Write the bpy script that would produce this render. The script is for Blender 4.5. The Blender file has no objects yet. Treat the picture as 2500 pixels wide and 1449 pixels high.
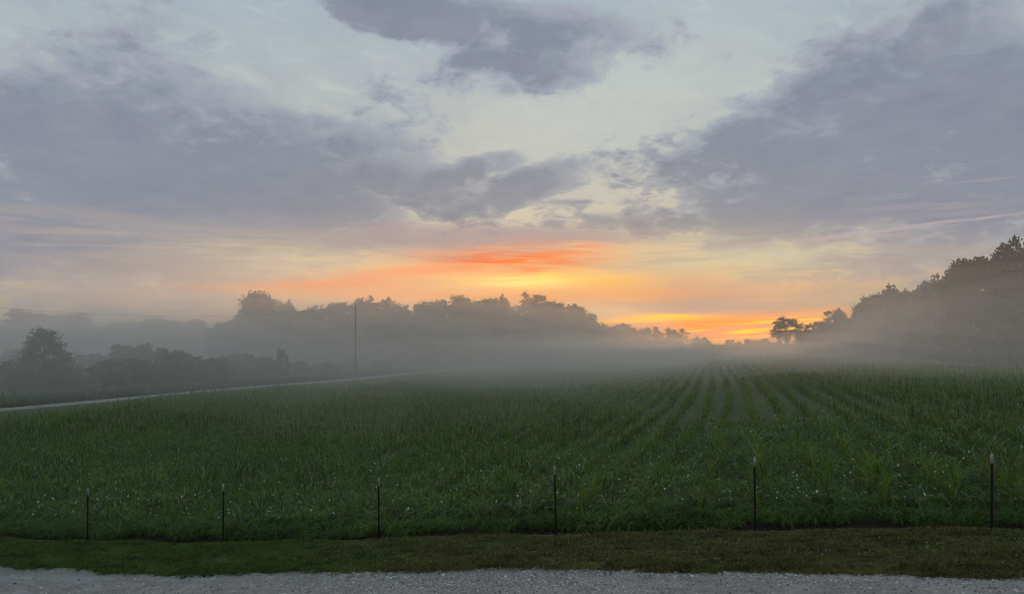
import bpy, bmesh, math, random
import numpy as np

random.seed(7)
RNG = np.random.default_rng(11)
sc = bpy.context.scene
COL = sc.collection

# ---------------------------------------------------------------- camera
# World X runs across the crop rows, world Y along them.  The camera stands on
# a porch 4.3 m up and looks 16 degrees to the left of the rows.
YAW = math.radians(16.0)
CS, SN = math.cos(YAW), math.sin(YAW)
F_PX, CX, HY = 1880.0, 1250.0, 845.0
CAM_Z = 4.3
cam_data = bpy.data.cameras.new('camera')
cam = bpy.data.objects.new('camera', cam_data)
COL.objects.link(cam)
cam.location = (0, 0, CAM_Z)
cam.rotation_euler = (math.radians(90), 0, YAW)
cam_data.sensor_width = 36.0
cam_data.lens = 36.0 * F_PX / 2500.0
cam_data.shift_y = (HY - 724.5) / 2500.0
cam_data.clip_start = 0.1
cam_data.clip_end = 5000
sc.camera = cam


def uv(px, d):
    """ground position (x, y) of a thing seen at photo column px, d metres deep"""
    xc = d * (px - CX) / F_PX
    return xc * CS - d * SN, xc * SN + d * CS


def zpx(py, d):
    return CAM_Z - d * (py - HY) / F_PX


# ---------------------------------------------------------------- colour management
sc.view_settings.view_transform = 'Standard'
sc.view_settings.look = 'None'
sc.view_settings.exposure = 0.0
sc.view_settings.gamma = 1.0
sc.view_settings.use_curve_mapping = False
sc.render.engine = 'CYCLES'
sc.cycles.use_denoising = True
sc.cycles.filter_width = 1.0
sc.cycles.max_bounces = 8
sc.cycles.diffuse_bounces = 3
sc.cycles.glossy_bounces = 2
sc.cycles.transmission_bounces = 3
sc.cycles.transparent_max_bounces = 6
sc.cycles.volume_bounces = 4


# ---------------------------------------------------------------- node helpers
def lin(r, g, b):
    out = []
    for c in (r, g, b):
        c /= 255.0
        out.append(c / 12.92 if c <= 0.04045 else ((c + 0.055) / 1.055) ** 2.4)
    return tuple(out)


class V:
    """a value socket with arithmetic"""
    nt = None

    def __init__(self, s):
        self.s = s

    @staticmethod
    def op(kind, *a, clamp=False):
        n = V.nt.nodes.new('ShaderNodeMath')
        n.operation = kind
        n.use_clamp = clamp
        for i, x in enumerate(a):
            if isinstance(x, V):
                V.nt.links.new(x.s, n.inputs[i])
            else:
                n.inputs[i].default_value = x
        return V(n.outputs[0])

    def __add__(self, o): return V.op('ADD', self, o)
    __radd__ = __add__
    def __sub__(self, o): return V.op('SUBTRACT', self, o)
    def __rsub__(self, o): return V.op('SUBTRACT', o, self)
    def __mul__(self, o): return V.op('MULTIPLY', self, o)
    __rmul__ = __mul__
    def __truediv__(self, o): return V.op('DIVIDE', self, o)


def smooth(x, lo, hi):
    n = V.nt.nodes.new('ShaderNodeMapRange')
    n.interpolation_type = 'SMOOTHSTEP'
    V.nt.links.new(x.s, n.inputs['Value'])
    n.inputs['From Min'].default_value = lo
    n.inputs['From Max'].default_value = hi
    return V(n.outputs['Result'])


def combine(x, y, z=0.0):
    n = V.nt.nodes.new('ShaderNodeCombineXYZ')
    for i, a in enumerate((x, y, z)):
        if isinstance(a, V):
            V.nt.links.new(a.s, n.inputs[i])
        else:
            n.inputs[i].default_value = a
    return n.outputs[0]


def fbm(vec, scale, detail=5.0, rough=0.55, dist=0.0):
    n = V.nt.nodes.new('ShaderNodeTexNoise')
    n.noise_dimensions = '3D'
    V.nt.links.new(vec, n.inputs['Vector'])
    n.inputs['Scale'].default_value = scale
    n.inputs['Detail'].default_value = detail
    n.inputs['Roughness'].default_value = rough
    n.inputs['Distortion'].default_value = dist
    return V(n.outputs['Fac'])


def mixc(a, b, f):
    """colour mix; a, b are sockets or (r, g, b)"""
    n = V.nt.nodes.new('ShaderNodeMix')
    n.data_type = 'RGBA'
    n.clamp_factor = True
    for sock, x in ((n.inputs[6], a), (n.inputs[7], b)):
        if isinstance(x, tuple):
            sock.default_value = (*x, 1.0)
        else:
            V.nt.links.new(x, sock)
    if isinstance(f, V):
        V.nt.links.new(f.s, n.inputs[0])
    else:
        n.inputs[0].default_value = f
    return n.outputs[2]


def ramp(x, stops):
    n = V.nt.nodes.new('ShaderNodeValToRGB')
    V.nt.links.new(x.s, n.inputs[0])
    e = n.color_ramp.elements
    while len(e) < len(stops):
        e.new(0.5)
    for el, (p, c) in zip(e, stops):
        el.position = p
        el.color = (*c, 1.0)
    return n.outputs[0]


# ---------------------------------------------------------------- sky
SUN_PX, SUN_PY = 1290, 742            # the sun sits low behind the cloud bank
sun_az = math.atan((SUN_PX - CX) / F_PX) - YAW     # clockwise from +Y
sun_el = math.atan((HY - SUN_PY) / F_PX)

world = bpy.data.worlds.new('World')
sc.world = world
world.use_nodes = True
nt = world.node_tree
V.nt = nt
nt.nodes.clear()
w_out = nt.nodes.new('ShaderNodeOutputWorld')
w_bg = nt.nodes.new('ShaderNodeBackground')
nt.links.new(w_bg.outputs[0], w_out.inputs[0])

tc = nt.nodes.new('ShaderNodeTexCoord')
rot = nt.nodes.new('ShaderNodeVectorRotate')
rot.rotation_type = 'Z_AXIS'
nt.links.new(tc.outputs['Generated'], rot.inputs['Vector'])
rot.inputs['Angle'].default_value = -YAW
sp = nt.nodes.new('ShaderNodeSeparateXYZ')
nt.links.new(rot.outputs[0], sp.inputs[0])
dx, dy, dz = (V(o) for o in sp.outputs)
K = F_PX
az = V.op('ARCTAN2', dx, dy) * K        # azimuth and elevation, 1880 units to the radian
el = V.op('ARCSINE', dz) * K
elp = V.op('MAXIMUM', el, 0.0)

# cloud deck seen in perspective
zc = V.op('MAXIMUM', dz, 0.0) + 0.30
deck = combine(dx / zc, dy / zc, 0.0)
n_big = fbm(deck, 1.3, 3, 0.5)
n_mid = fbm(deck, 3.2, 8, 0.58, 0.5)
n_fine = fbm(deck, 13.0, 8, 0.64, 0.4)
n_wisp = fbm(combine(az * 0.0045, el * 0.013, 3.1), 1.0, 7, 0.6, 0.6)
n_streak = fbm(combine(az * 0.0032, el * 0.034, 1.7), 1.0, 6, 0.58, 0.5)
n_streak2 = fbm(combine(az * 0.005 + el * 0.003, el * 0.075, 9.2), 1.0, 5, 0.55, 0.4)

wa = az + (n_mid - 0.5) * 380 + (n_fine - 0.5) * 170
we = el + (n_mid - 0.5) * 150 + (n_wisp - 0.5) * 90 + (n_fine - 0.5) * 60
sa = az + (n_streak - 0.5) * 160
se = el + (n_streak - 0.5) * 46 + (n_streak2 - 0.5) * 16


def ae(px, py):
    a = math.atan((px - CX) / F_PX)
    e = math.atan((HY - py) / math.hypot(F_PX, px - CX))
    return a * K, e * K


def blob(px, py, rx, ry, tilt=0.0, sharp=False, A=None, E=None):
    A = wa if A is None else A
    E = we if E is None else E
    ca, ce = ae(px, py)
    k = math.cos(math.atan((px - CX) / F_PX))
    rx *= k * k * 0.5 + 0.5
    t = math.radians(tilt)
    u = (A - ca) * (math.cos(t) / rx) + (E - ce) * (math.sin(t) / rx)
    v = (E - ce) * (math.cos(t) / ry) - (A - ca) * (math.sin(t) / ry)
    r = u * u + v * v
    if sharp:
        r = r * r
    return V.op('EXPONENT', r * -1.0)


# clear air above, from the physical sky, warmed by thin high cloud
sky = nt.nodes.new('ShaderNodeTexSky')
sky.sky_type = 'NISHITA'
sky.sun_disc = False
sky.sun_elevation = sun_el
sky.sun_rotation = sun_az
sky.altitude = 200
sky.dust_density = 2.0
sky_dim = nt.nodes.new('ShaderNodeVectorMath')
sky_dim.operation = 'SCALE'
nt.links.new(sky.outputs[0], sky_dim.inputs[0])
sky_dim.inputs['Scale'].default_value = 0.08

air = ramp(elp / 2000.0, [
    (0.0, lin(190, 178, 144)), (0.05, lin(194, 184, 152)), (0.10, lin(186, 181, 162)),
    (0.17, lin(186, 186, 174)), (0.27, lin(184, 192, 190)), (0.40, lin(166, 184, 196)),
    (0.6, lin(172, 188, 200)), (1.0, lin(168, 186, 204))])
air = mixc(air, sky_dim.outputs[0], 0.12)
# thin veil variations
veil = smooth(n_big + (n_mid - 0.5) * 0.6, 0.30, 0.72)
air = mixc(air, lin(158, 168, 184), veil * smooth(el, 250, 600) * 0.55)
fib = fbm(combine(az * 0.006 - el * 0.005, el * 0.017 + az * 0.004, 5.5), 1.0, 8, 0.62, 0.8)
air = mixc(air, lin(150, 162, 176), smooth(fib, 0.48, 0.75) * smooth(el, 180, 420) * 0.35)
air = mixc(air, lin(206, 212, 206), smooth(fib, 0.50, 0.28) * smooth(el, 180, 420) * 0.30)
bright = blob(1480, 260, 420, 150, 25, False, az, el)
air = mixc(air, lin(196, 202, 196), bright * 0.55)

# the heavy purple-grey banks
bank = None
for amp, args in [
    (1.0, (130, 470, 640, 235, -4, True)), (1.0, (660, 475, 330, 145, -10, True)), (0.85, (980, 440, 260, 60, -12, False)),
    (0.95, (1110, 430, 130, 34, 10, False)), (0.95, (1255, 458, 150, 40, 14, False)), (0.75, (1010, 500, 330, 34, 2, False)),
    (1.0, (2420, 380, 480, 215, 7, True)), (1.0, (1990, 460, 420, 125, 9, True)), (0.8, (1730, 545, 330, 36, -2, False)),
    (0.85, (1720, 400, 160, 60, 25, False)),
    (0.9, (960, 10, 330, 72, -8, True)), (0.7, (1290, 70, 280, 55, -6, False)), (0.6, (1250, 150, 200, 50, 0, False)),
]:
    b = blob(*args) * amp
    bank = b if bank is None else V.op('MAXIMUM', bank, b)
patchy = (blob(2130, 130, 380, 120, 28) * 0.40 + blob(2330, 40, 160, 80, 20) * 0.45 + blob(330, 90, 260, 90) * 0.42
          + blob(850, 320, 300, 50, -4) * 0.36 + blob(1950, 240, 220, 70, 30) * 0.35 + blob(420, 230, 300, 60, -8) * 0.3 + blob(1250, 190, 480, 110, 6) * 0.30 + blob(1500, 400, 300, 120, 10) * 0.16)
# beyond the framed sky the same broken deck goes on
away = 1.0 - smooth(V.op('COSINE', az / K), 0.70, 0.84) * (1.0 - smooth(el, 900, 1150))
field = bank * 1.15 + patchy + (n_mid - 0.5) * 1.3 + (n_fine - 0.5) * 1.15 + away * 0.22
cover = smooth(field, 0.22, 0.52)
low_fade = smooth(el, 120, 300)
core = smooth(field, 0.40, 0.95)
c_hi = mixc(lin(160, 168, 179), lin(129, 137, 154), core)
c_lo = mixc(lin(170, 165, 160), lin(146, 145, 147), core)
warmth = V.op('EXPONENT', ((az - 60) / 640) * ((az - 60) / 640) * -1.0) * (1.0 - smooth(el, 260, 560))
c_cloud = mixc(c_hi, c_lo, warmth)
c_cloud = mixc(c_cloud, lin(154, 157, 168), smooth(n_wisp, 0.35, 0.75) * 0.30)
c_cloud = mixc(c_cloud, lin(116, 122, 142), smooth(n_mid * 0.6 + n_fine * 0.4, 0.50, 0.66) * 0.45)
c_cloud = mixc(c_cloud, lin(168, 170, 178), smooth(n_mid * 0.5 + n_fine * 0.5, 0.46, 0.32) * 0.55)
c_cloud = mixc(c_cloud, lin(176, 158, 154), smooth(el, 330, 240) * smooth(n_streak, 0.42, 0.62) * 0.55)
skyc = mixc(air, c_cloud, cover * 0.97)

# low bands of thin cloud near the horizon
lowmask = 1.0 - smooth(el, 190, 330)
bands = smooth(n_streak, 0.46, 0.66) * lowmask
skyc = mixc(skyc, lin(164, 160, 152), bands * 0.75)
n_band = fbm(combine(az * 0.0022 + el * 0.002, el * 0.022, 6.4), 1.0, 7, 0.6, 0.9)
band_m = smooth(n_band, 0.47, 0.62)

# sunset light on the low cloud
g_wide = blob(1290, 722, 700, 105, 0, False, sa, se)
skyc = mixc(skyc, lin(250, 196, 122), g_wide * (0.40 + smooth(n_streak, 0.60, 0.36) * 0.6))
g_pale = blob(1640, 640, 330, 52, 0, False, sa, se) + blob(720, 630, 260, 46, -4, False, sa, se) * 0.8
skyc = mixc(skyc, lin(220, 204, 162), g_pale * (0.35 + smooth(n_streak2, 0.4, 0.6) * 0.5))
g_pink = blob(1720, 722, 420, 50, 0, False, wa * 0.3 + sa * 0.7, se)
skyc = mixc(skyc, lin(212, 172, 140), g_pink * 0.75)
g_mauve = blob(1680, 715, 130, 45, -18, False, wa * 0.5 + sa * 0.5, we * 0.3 + se * 0.7)
skyc = mixc(skyc, lin(178, 156, 150), g_mauve * 0.55)
skyc = mixc(skyc, lin(186, 160, 140), band_m * g_wide * 0.62)
g_roof = blob(1210, 574, 360, 30, 0, True, wa * 0.5 + sa * 0.5, we * 0.25 + se * 0.75) + blob(960, 600, 190, 22, -4, False, wa * 0.5 + sa * 0.5, se) * 0.8
skyc = mixc(skyc, lin(172, 152, 152), g_roof * 0.8)
g_core = blob(1260, 692, 330, 40, 1, False, sa, se)
skyc = mixc(skyc, lin(255, 190, 84), g_core * (0.55 + smooth(n_band, 0.62, 0.42) * 0.45))
g_under = blob(1180, 720, 540, 24, 0, False, sa, se)
skyc = mixc(skyc, lin(255, 160, 72), g_under * (0.5 + n_streak2 * 0.6))
g_fire = blob(1240, 632, 215, 31, 3, False, wa * 0.25 + sa * 0.75, we * 0.2 + se * 0.8)
skyc = mixc(skyc, lin(255, 116, 34), V.op('MINIMUM', g_fire * (0.45 + smooth(n_streak2, 0.36, 0.62) * 0.75), 1.0))
g_left = blob(820, 696, 190, 13, 3, False, sa, se) + blob(1010, 664, 240, 13, 5, False, sa, se) * 0.8 + blob(960, 722, 220, 10, 0, False, sa, se) * 0.5
skyc = mixc(skyc, lin(255, 146, 72), g_left * 0.95)
g_sun = blob(1272, 689, 130, 15, 2, False, sa, se)
skyc = mixc(skyc, lin(255, 222, 108), g_sun * (0.5 + smooth(n_streak2, 0.62, 0.40) * 0.45))
g_hor = blob(1760, 812, 470, 46, 3, True, sa, se)
skyc = mixc(skyc, lin(255, 138, 40), g_hor * 0.94)
n_fineband = fbm(combine(az * 0.0035 - el * 0.0025, el * 0.085 - az * 0.004, 2.2), 1.0, 6, 0.6, 0.5)
g_gold = (blob(1960, 784, 330, 17, 5, True, sa, el + (n_streak2 - 0.5) * 30) * (0.35 + smooth(n_fineband, 0.40, 0.56) * 0.75)
          + blob(1540, 780, 190, 11, 2, False, sa, se) * (0.3 + smooth(n_fineband, 0.42, 0.55) * 0.8)
          + blob(1800, 826, 330, 16, 2, False, sa, el) * smooth(n_fineband, 0.46, 0.58) * 0.8)
skyc = mixc(skyc, lin(255, 176, 4), V.op('MINIMUM', g_gold, 1.0))
g_dark = blob(1800, 812, 400, 34, 3, True, sa, se) * smooth(n_fineband, 0.50, 0.40)
skyc = mixc(skyc, lin(208, 138, 104), g_dark * 0.65)
g_line = blob(2200, 560, 520, 4.0, 3, True, az, el + (n_streak - 0.5) * 30 + (n_wisp - 0.5) * 16)
skyc = mixc(skyc, lin(192, 170, 172), g_line * (0.2 + smooth(n_fine, 0.35, 0.6) * 0.5))
g_patch = blob(1890, 622, 130, 20, 0, False, wa * 0.4 + sa * 0.6, se)
skyc = mixc(skyc, lin(206, 196, 166), g_patch * 0.75)
g_rose = blob(2340, 470, 260, 70, 6, False, sa, se) * smooth(n_streak2, 0.56, 0.68)
skyc = mixc(skyc, lin(166, 156, 168), g_rose * 0.45)

# sunlit cloud near the sun is brighter than the display can show
gain = 1.05 + g_wide * 0.05 + g_core * 0.05 + g_sun * 0.25 + g_hor * 0.25 + g_gold * 0.6
gs = nt.nodes.new('ShaderNodeVectorMath')
gs.operation = 'SCALE'
nt.links.new(skyc, gs.inputs[0])
nt.links.new(gain.s, gs.inputs['Scale'])
nt.links.new(gs.outputs[0], w_bg.inputs['Color'])
w_bg.inputs['Strength'].default_value = 1.0
world.cycles.sampling_method = 'MANUAL'
world.cycles.sample_map_resolution = 1024

# ---------------------------------------------------------------- sun, veiled by the cloud bank
sun_data = bpy.data.lights.new('sun', 'SUN')
sun_data.energy = 1.4
sun_data.angle = math.radians(10)
sun_data.color = (1.0, 0.50, 0.20)
sun = bpy.data.objects.new('sun', sun_data)
COL.objects.link(sun)
sun.location = (0, 0, 60)
sun.rotation_euler = (math.radians(90) - sun_el, 0, math.pi - sun_az)

# ================================================================ mesh helpers
def lin1(c):
    return lin(*c)


def mesh_np(name, verts, faces, smooth_shade=False):
    """mesh from numpy arrays; faces is (n,3) or (n,4) or a list of such arrays"""
    if not isinstance(faces, list):
        faces = [faces]
    faces = [np.asarray(f, dtype=np.int32) for f in faces if len(f)]
    verts = np.asarray(verts, dtype=np.float32)
    me = bpy.data.meshes.new(name)
    me.vertices.add(len(verts))
    me.vertices.foreach_set('co', verts.ravel())
    loops = np.concatenate([f.ravel() for f in faces])
    starts, pos = [], 0
    for f in faces:
        k = f.shape[1]
        starts.append(pos + np.arange(len(f)) * k)
        pos += f.size
    starts = np.concatenate(starts).astype(np.int32)
    me.loops.add(len(loops))
    me.loops.foreach_set('vertex_index', loops)
    me.polygons.add(len(starts))
    me.polygons.foreach_set('loop_start', starts)
    me.update(calc_edges=True)
    me.validate()
    if smooth_shade:
        me.polygons.foreach_set('use_smooth', np.ones(len(me.polygons), dtype=bool))
    return me


def link(name, me, mat=None, parent=None):
    o = bpy.data.objects.new(name, me)
    COL.objects.link(o)
    if mat is not None and me is not None and not me.materials:
        me.materials.append(mat)
    if parent is not None:
        o.parent = parent
    return o


def tag(o, label=None, cat=None, group=None, kind=None):
    if label: o['label'] = label
    if cat: o['category'] = cat
    if group: o['group'] = group
    if kind: o['kind'] = kind
    return o


def empty(name, loc):
    o = bpy.data.objects.new(name, None)
    COL.objects.link(o)
    o.empty_display_size = 0.2
    o.location = loc
    return o


class Geo:
    def __init__(self):
        self.v, self.q, self.t, self.n = [], [], [], 0

    def add(self, v, q=None, t=None):
        v = np.asarray(v, dtype=float)
        if q is not None and len(q): self.q.append(np.asarray(q) + self.n)
        if t is not None and len(t): self.t.append(np.asarray(t) + self.n)
        self.v.append(v)
        self.n += len(v)

    def tube(self, pts, rad, sides=6, cap=True):
        pts = np.asarray(pts, float)
        rad = np.broadcast_to(np.asarray(rad, float), (len(pts),))
        d = np.gradient(pts, axis=0)
        d /= np.linalg.norm(d, axis=1)[:, None] + 1e-9
        ref = np.array([0.31, 0.95, 0.05])
        if abs(d[0] @ ref) > 0.9: ref = np.array([1.0, 0, 0])
        a = np.cross(d, ref); a /= np.linalg.norm(a, axis=1)[:, None] + 1e-9
        b = np.cross(d, a)
        th = np.arange(sides) / sides * 2 * np.pi
        ring = pts[:, None] + rad[:, None, None] * (np.cos(th)[None, :, None] * a[:, None] + np.sin(th)[None, :, None] * b[:, None])
        v = ring.reshape(-1, 3)
        q = []
        for i in range(len(pts) - 1):
            for j in range(sides):
                k = (j + 1) % sides
                q.append((i * sides + j, i * sides + k, (i + 1) * sides + k, (i + 1) * sides + j))
        t = []
        if cap:
            v = np.vstack([v, pts[-1:], pts[:1]])
            m = len(pts) * sides
            for j in range(sides):
                k = (j + 1) % sides
                t.append(((len(pts) - 1) * sides + j, (len(pts) - 1) * sides + k, m))
                t.append((k, j, m + 1))
        self.add(v, q, t)

    def box(self, lo, hi):
        x0, y0, z0 = lo; x1, y1, z1 = hi
        v = [(x0, y0, z0), (x1, y0, z0), (x1, y1, z0), (x0, y1, z0), (x0, y0, z1), (x1, y0, z1), (x1, y1, z1), (x0, y1, z1)]
        q = [(0, 3, 2, 1), (4, 5, 6, 7), (0, 1, 5, 4), (1, 2, 6, 5), (2, 3, 7, 6), (3, 0, 4, 7)]
        self.add(v, q)

    def mesh(self, name, smooth_shade=False):
        fs = []
        if self.q: fs.append(np.concatenate(self.q))
        if self.t: fs.append(np.concatenate(self.t))
        return mesh_np(name, np.concatenate(self.v), fs, smooth_shade)


# ================================================================ materials
def new_mat(name):
    m = bpy.data.materials.new(name)
    m.use_nodes = True
    V.nt = m.node_tree
    b = m.node_tree.nodes['Principled BSDF']
    return m, b


def pos_vec():
    g = V.nt.nodes.new('ShaderNodeNewGeometry')
    return g.outputs['Position']


def obj_random():
    n = V.nt.nodes.new('ShaderNodeObjectInfo')
    return V(n.outputs['Random'])


def bump(b, h, strength, dist):
    n = V.nt.nodes.new('ShaderNodeBump')
    V.nt.links.new(h.s, n.inputs['Height'])
    n.inputs['Strength'].default_value = strength
    n.inputs['Distance'].default_value = dist
    V.nt.links.new(n.outputs[0], b.inputs['Normal'])


def leaf_mat(name, c1, c2, c3, rough=0.5, spec=0.5, trans=0.25, scale=0.35, island=0.5, coat=0.0, pale=None, dark=None, sheen_at=0.86):
    """foliage: colour drifts over the place and from leaf to leaf, some light passes through"""
    m, b = new_mat(name)
    p = pos_vec()
    n1 = fbm(p, scale, 3, 0.6)
    g = V.nt.nodes.new('ShaderNodeNewGeometry')
    r = V(g.outputs['Random Per Island'])
    c = mixc(c1, c2, smooth(n1, 0.35, 0.65))
    c = mixc(c, c3, smooth(r * island + obj_random() * (1 - island), 0.45, 1.0))
    if dark:
        c = mixc(c, dark, smooth(fbm(p, 1.6, 3, 0.6), 0.50, 0.66) * 0.7)
    if pale:
        c = mixc(c, pale, smooth(r, sheen_at, sheen_at + 0.07) * 0.8)  # sheen of wet leaves painted in as a paler colour on some blades
    V.nt.links.new(c, b.inputs['Base Color'])
    b.inputs['Roughness'].default_value = rough
    b.inputs['Specular IOR Level'].default_value = spec
    if coat:
        b.inputs['Coat Weight'].default_value = coat
        b.inputs['Coat Roughness'].default_value = 0.12
    if trans:
        t = V.nt.nodes.new('ShaderNodeBsdfTranslucent')
        V.nt.links.new(c, t.inputs['Color'])
        mx = V.nt.nodes.new('ShaderNodeMixShader')
        mx.inputs[0].default_value = trans
        V.nt.links.new(b.outputs[0], mx.inputs[1])
        V.nt.links.new(t.outputs[0], mx.inputs[2])
        V.nt.links.new(mx.outputs[0], V.nt.nodes['Material Output'].inputs['Surface'])
    return m


def plain_mat(name, c1, c2, scale, rough=0.7, bump_s=0.0, bump_d=0.02, metal=0.0, use_object=False, spec=0.5):
    m, b = new_mat(name)
    b.inputs['Specular IOR Level'].default_value = spec
    if use_object:
        t = V.nt.nodes.new('ShaderNodeTexCoord')
        p = t.outputs['Object']
    else:
        p = pos_vec()
    n1 = fbm(p, scale, 5, 0.6)
    V.nt.links.new(mixc(c1, c2, smooth(n1, 0.3, 0.7)), b.inputs['Base Color'])
    b.inputs['Roughness'].default_value = rough
    b.inputs['Metallic'].default_value = metal
    if bump_s:
        bump(b, fbm(p, scale * 3, 5, 0.65), bump_s, bump_d)
    return m


# ================================================================ terrain
_t = np.array([(-400, -2.0), (-200, -1.2), (-61, -0.95), (-35, -0.93), (-22, -0.86), (-15.7, -0.68), (-11.7, -0.44),
               (-7.6, -0.04), (-3.5, 0.36), (0.4, 0.67), (4.4, 0.98), (12, 1.42), (20, 1.72), (30, 1.9), (60, 2.3), (400, 4.0)])
_us = np.arange(-400, 400.01, 0.25)
_zs = np.interp(_us, _t[:, 0], _t[:, 1])
_k = np.exp(-0.5 * (np.arange(-40, 41) * 0.25 / 2.0) ** 2); _k /= _k.sum()
_zs = np.convolve(np.pad(_zs, 40, mode='edge'), _k, mode='valid')

V_FENCE, V_GRAVEL = 15.62, 12.98
ROAD0, ROAD1 = -58.4, -55.2


def sstep(x, a, b):
    t = np.clip((np.asarray(x, float) - a) / (b - a), 0, 1)
    return t * t * (3 - 2 * t)


def height(u, v):
    u = np.asarray(u, float); v = np.asarray(v, float)
    z = np.interp(u, _us, _zs)
    # gravel verge is a little lower than the mown strip, then a shallow furrow before the crop
    z = z + 0.05 * sstep(v, V_GRAVEL, V_GRAVEL + 0.35) * (1 - sstep(v, 15.5, 16.2))
    z = z - 0.10 * np.exp(-((v - 16.25) / 0.35) ** 2)
    far = sstep(v, 17, 30)
    z = z + far * (0.10 * np.sin(u * 0.13 + v * 0.05) * np.sin(v * 0.071 + 1.3))
    # raised bed of the lane
    z = z + 0.22 * sstep(u, ROAD0 - 1.2, ROAD0 + 0.2) * (1 - sstep(u, ROAD1 - 0.2, ROAD1 + 1.2))
    # scrubland rolls a little
    s = 1 - sstep(u, -75, -63)
    z = z + s * 0.35 * np.sin(u * 0.09 + 0.7) * np.sin(v * 0.06)
    return z


def gravel_edge(u):
    u = np.asarray(u, float)
    return V_GRAVEL + 0.03 * np.sin(u * 1.3) + 0.03 * np.sin(u * 3.1 + 1) + 0.025 * np.sin(u * 7.7 + 2) - 0.055 * np.clip(u, -3, 12) \
        + 0.22 * sstep(u, -12.5, -13.6)


def grid(us, vs, zoff=0.0, vfun=None):
    U, W = np.meshgrid(us, vs)
    if vfun is not None:
        W = vfun(U, W)
    Z = height(U, W) + zoff
    n, m = len(vs), len(us)
    v = np.stack([U, W, Z], -1).reshape(-1, 3)
    i = (np.arange(n - 1)[:, None] * m + np.arange(m - 1)[None]).ravel()
    q = np.stack([i, i + 1, i + m + 1, i + m], 1)
    return v, q


U_MIN, U_MAX, VV_MIN, VV_MAX = -300.0, 150.0, -60.0, 440.0
us = np.unique(np.concatenate([np.arange(U_MIN, -65, 5), np.arange(-65, -50, 0.5), np.arange(-50, -24, 1), np.arange(-24, 16, 0.5), np.arange(16, 40, 2), np.arange(40, U_MAX + 1, 5)]))
vs = np.unique(np.concatenate([np.arange(VV_MIN, 10, 5), np.arange(10, 13, 1), np.arange(13, 18, 0.12), np.arange(18, 40, 1), np.arange(40, 120, 3), np.arange(120, VV_MAX + 1, 8)]))

# ground: dark damp soil under the crop, meadow beyond the lane
m_ground, b = new_mat('soil')
p = pos_vec()
sxyz = V.nt.nodes.new('ShaderNodeSeparateXYZ'); V.nt.links.new(p, sxyz.inputs[0])
gx, gy = V(sxyz.outputs[0]), V(sxyz.outputs[1])
n1, n2 = fbm(p, 0.6, 5, 0.6), fbm(p, 9.0, 4, 0.65)
soil = mixc((0.075, 0.105, 0.038), (0.120, 0.150, 0.064), smooth(n1 * 0.5 + n2 * 0.5, 0.35, 0.65))
green = mixc((0.030, 0.046, 0.018), (0.055, 0.070, 0.030), smooth(n1, 0.35, 0.65))
c = mixc(soil, green, 0.10 + smooth(n1 + (n2 - 0.5) * 0.6, 0.46, 0.62) * 0.45)
c = mixc(c, green, 1.0 - smooth(gx, -62, -60))
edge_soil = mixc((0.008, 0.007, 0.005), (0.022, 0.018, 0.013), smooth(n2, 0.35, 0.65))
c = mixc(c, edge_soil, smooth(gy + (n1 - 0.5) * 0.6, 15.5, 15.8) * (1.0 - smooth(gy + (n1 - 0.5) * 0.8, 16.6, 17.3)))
V.nt.links.new(c, b.inputs['Base Color'])
b.inputs['Roughness'].default_value = 0.95
b.inputs['Specular IOR Level'].default_value = 0.05
bump(b, n2, 0.6, 0.04)
v_, q_ = grid(us, vs)
ground = link('ground', mesh_np('ground', v_, q_, True), m_ground)
tag(ground, 'dark damp soil of the crop field and surrounding land', 'ground', kind='structure')

# gravel drive at the near side
m_gravel, b = new_mat('gravel')
p = pos_vec()
n1, n2, n3 = fbm(p, 1.1, 5, 0.6), fbm(p, 42, 3, 0.6), fbm(p, 6.0, 4, 0.6)
vor = V.nt.nodes.new('ShaderNodeTexVoronoi'); vor.inputs['Scale'].default_value = 46
V.nt.links.new(p, vor.inputs['Vector'])
c = mixc((0.200, 0.192, 0.176), (0.315, 0.305, 0.285), smooth(n1 * 0.6 + n3 * 0.4, 0.38, 0.62))
s3 = V.nt.nodes.new('ShaderNodeSeparateXYZ'); V.nt.links.new(p, s3.inputs[0])
rut = fbm(combine(V(s3.outputs[0]) * 0.5, V(s3.outputs[1]) * 3.2, 4.0), 1.0, 5, 0.6)
c = mixc(c, (0.16, 0.155, 0.145), smooth(rut, 0.50, 0.68) * 0.6)
c = mixc(c, (0.10, 0.095, 0.09), smooth(n2, 0.52, 0.72) * 0.8)
c = mixc(c, (0.13, 0.125, 0.10), smooth(V(s3.outputs[1]) + (n3 - 0.5) * 0.5, 12.85, 13.1) * 0.4)
V.nt.links.new(c, b.inputs['Base Color'])
b.inputs['Roughness'].default_value = 0.72
bump(b, V(vor.outputs['Distance']) * -1.0 + n3 * 0.5, 0.7, 0.02)
usg = np.unique(np.concatenate([np.arange(-60, -24, 1), np.arange(-24, 16, 0.25), np.arange(16, 40.1, 2)]))
vsg = np.concatenate([np.linspace(3.0, 12.3, 12), np.linspace(12.4, V_GRAVEL, 6)])


def edge_v(U, W):
    t = sstep(W, 11.7, V_GRAVEL)
    return W + t * (gravel_edge(U) - V_GRAVEL)


v_, q_ = grid(usg, vsg, 0.006, edge_v)
drive = link('gravel_drive', mesh_np('gravel_drive', v_, q_, True), m_gravel)
tag(drive, 'grey gravel drive along the mown grass strip', 'drive', kind='structure')

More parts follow.
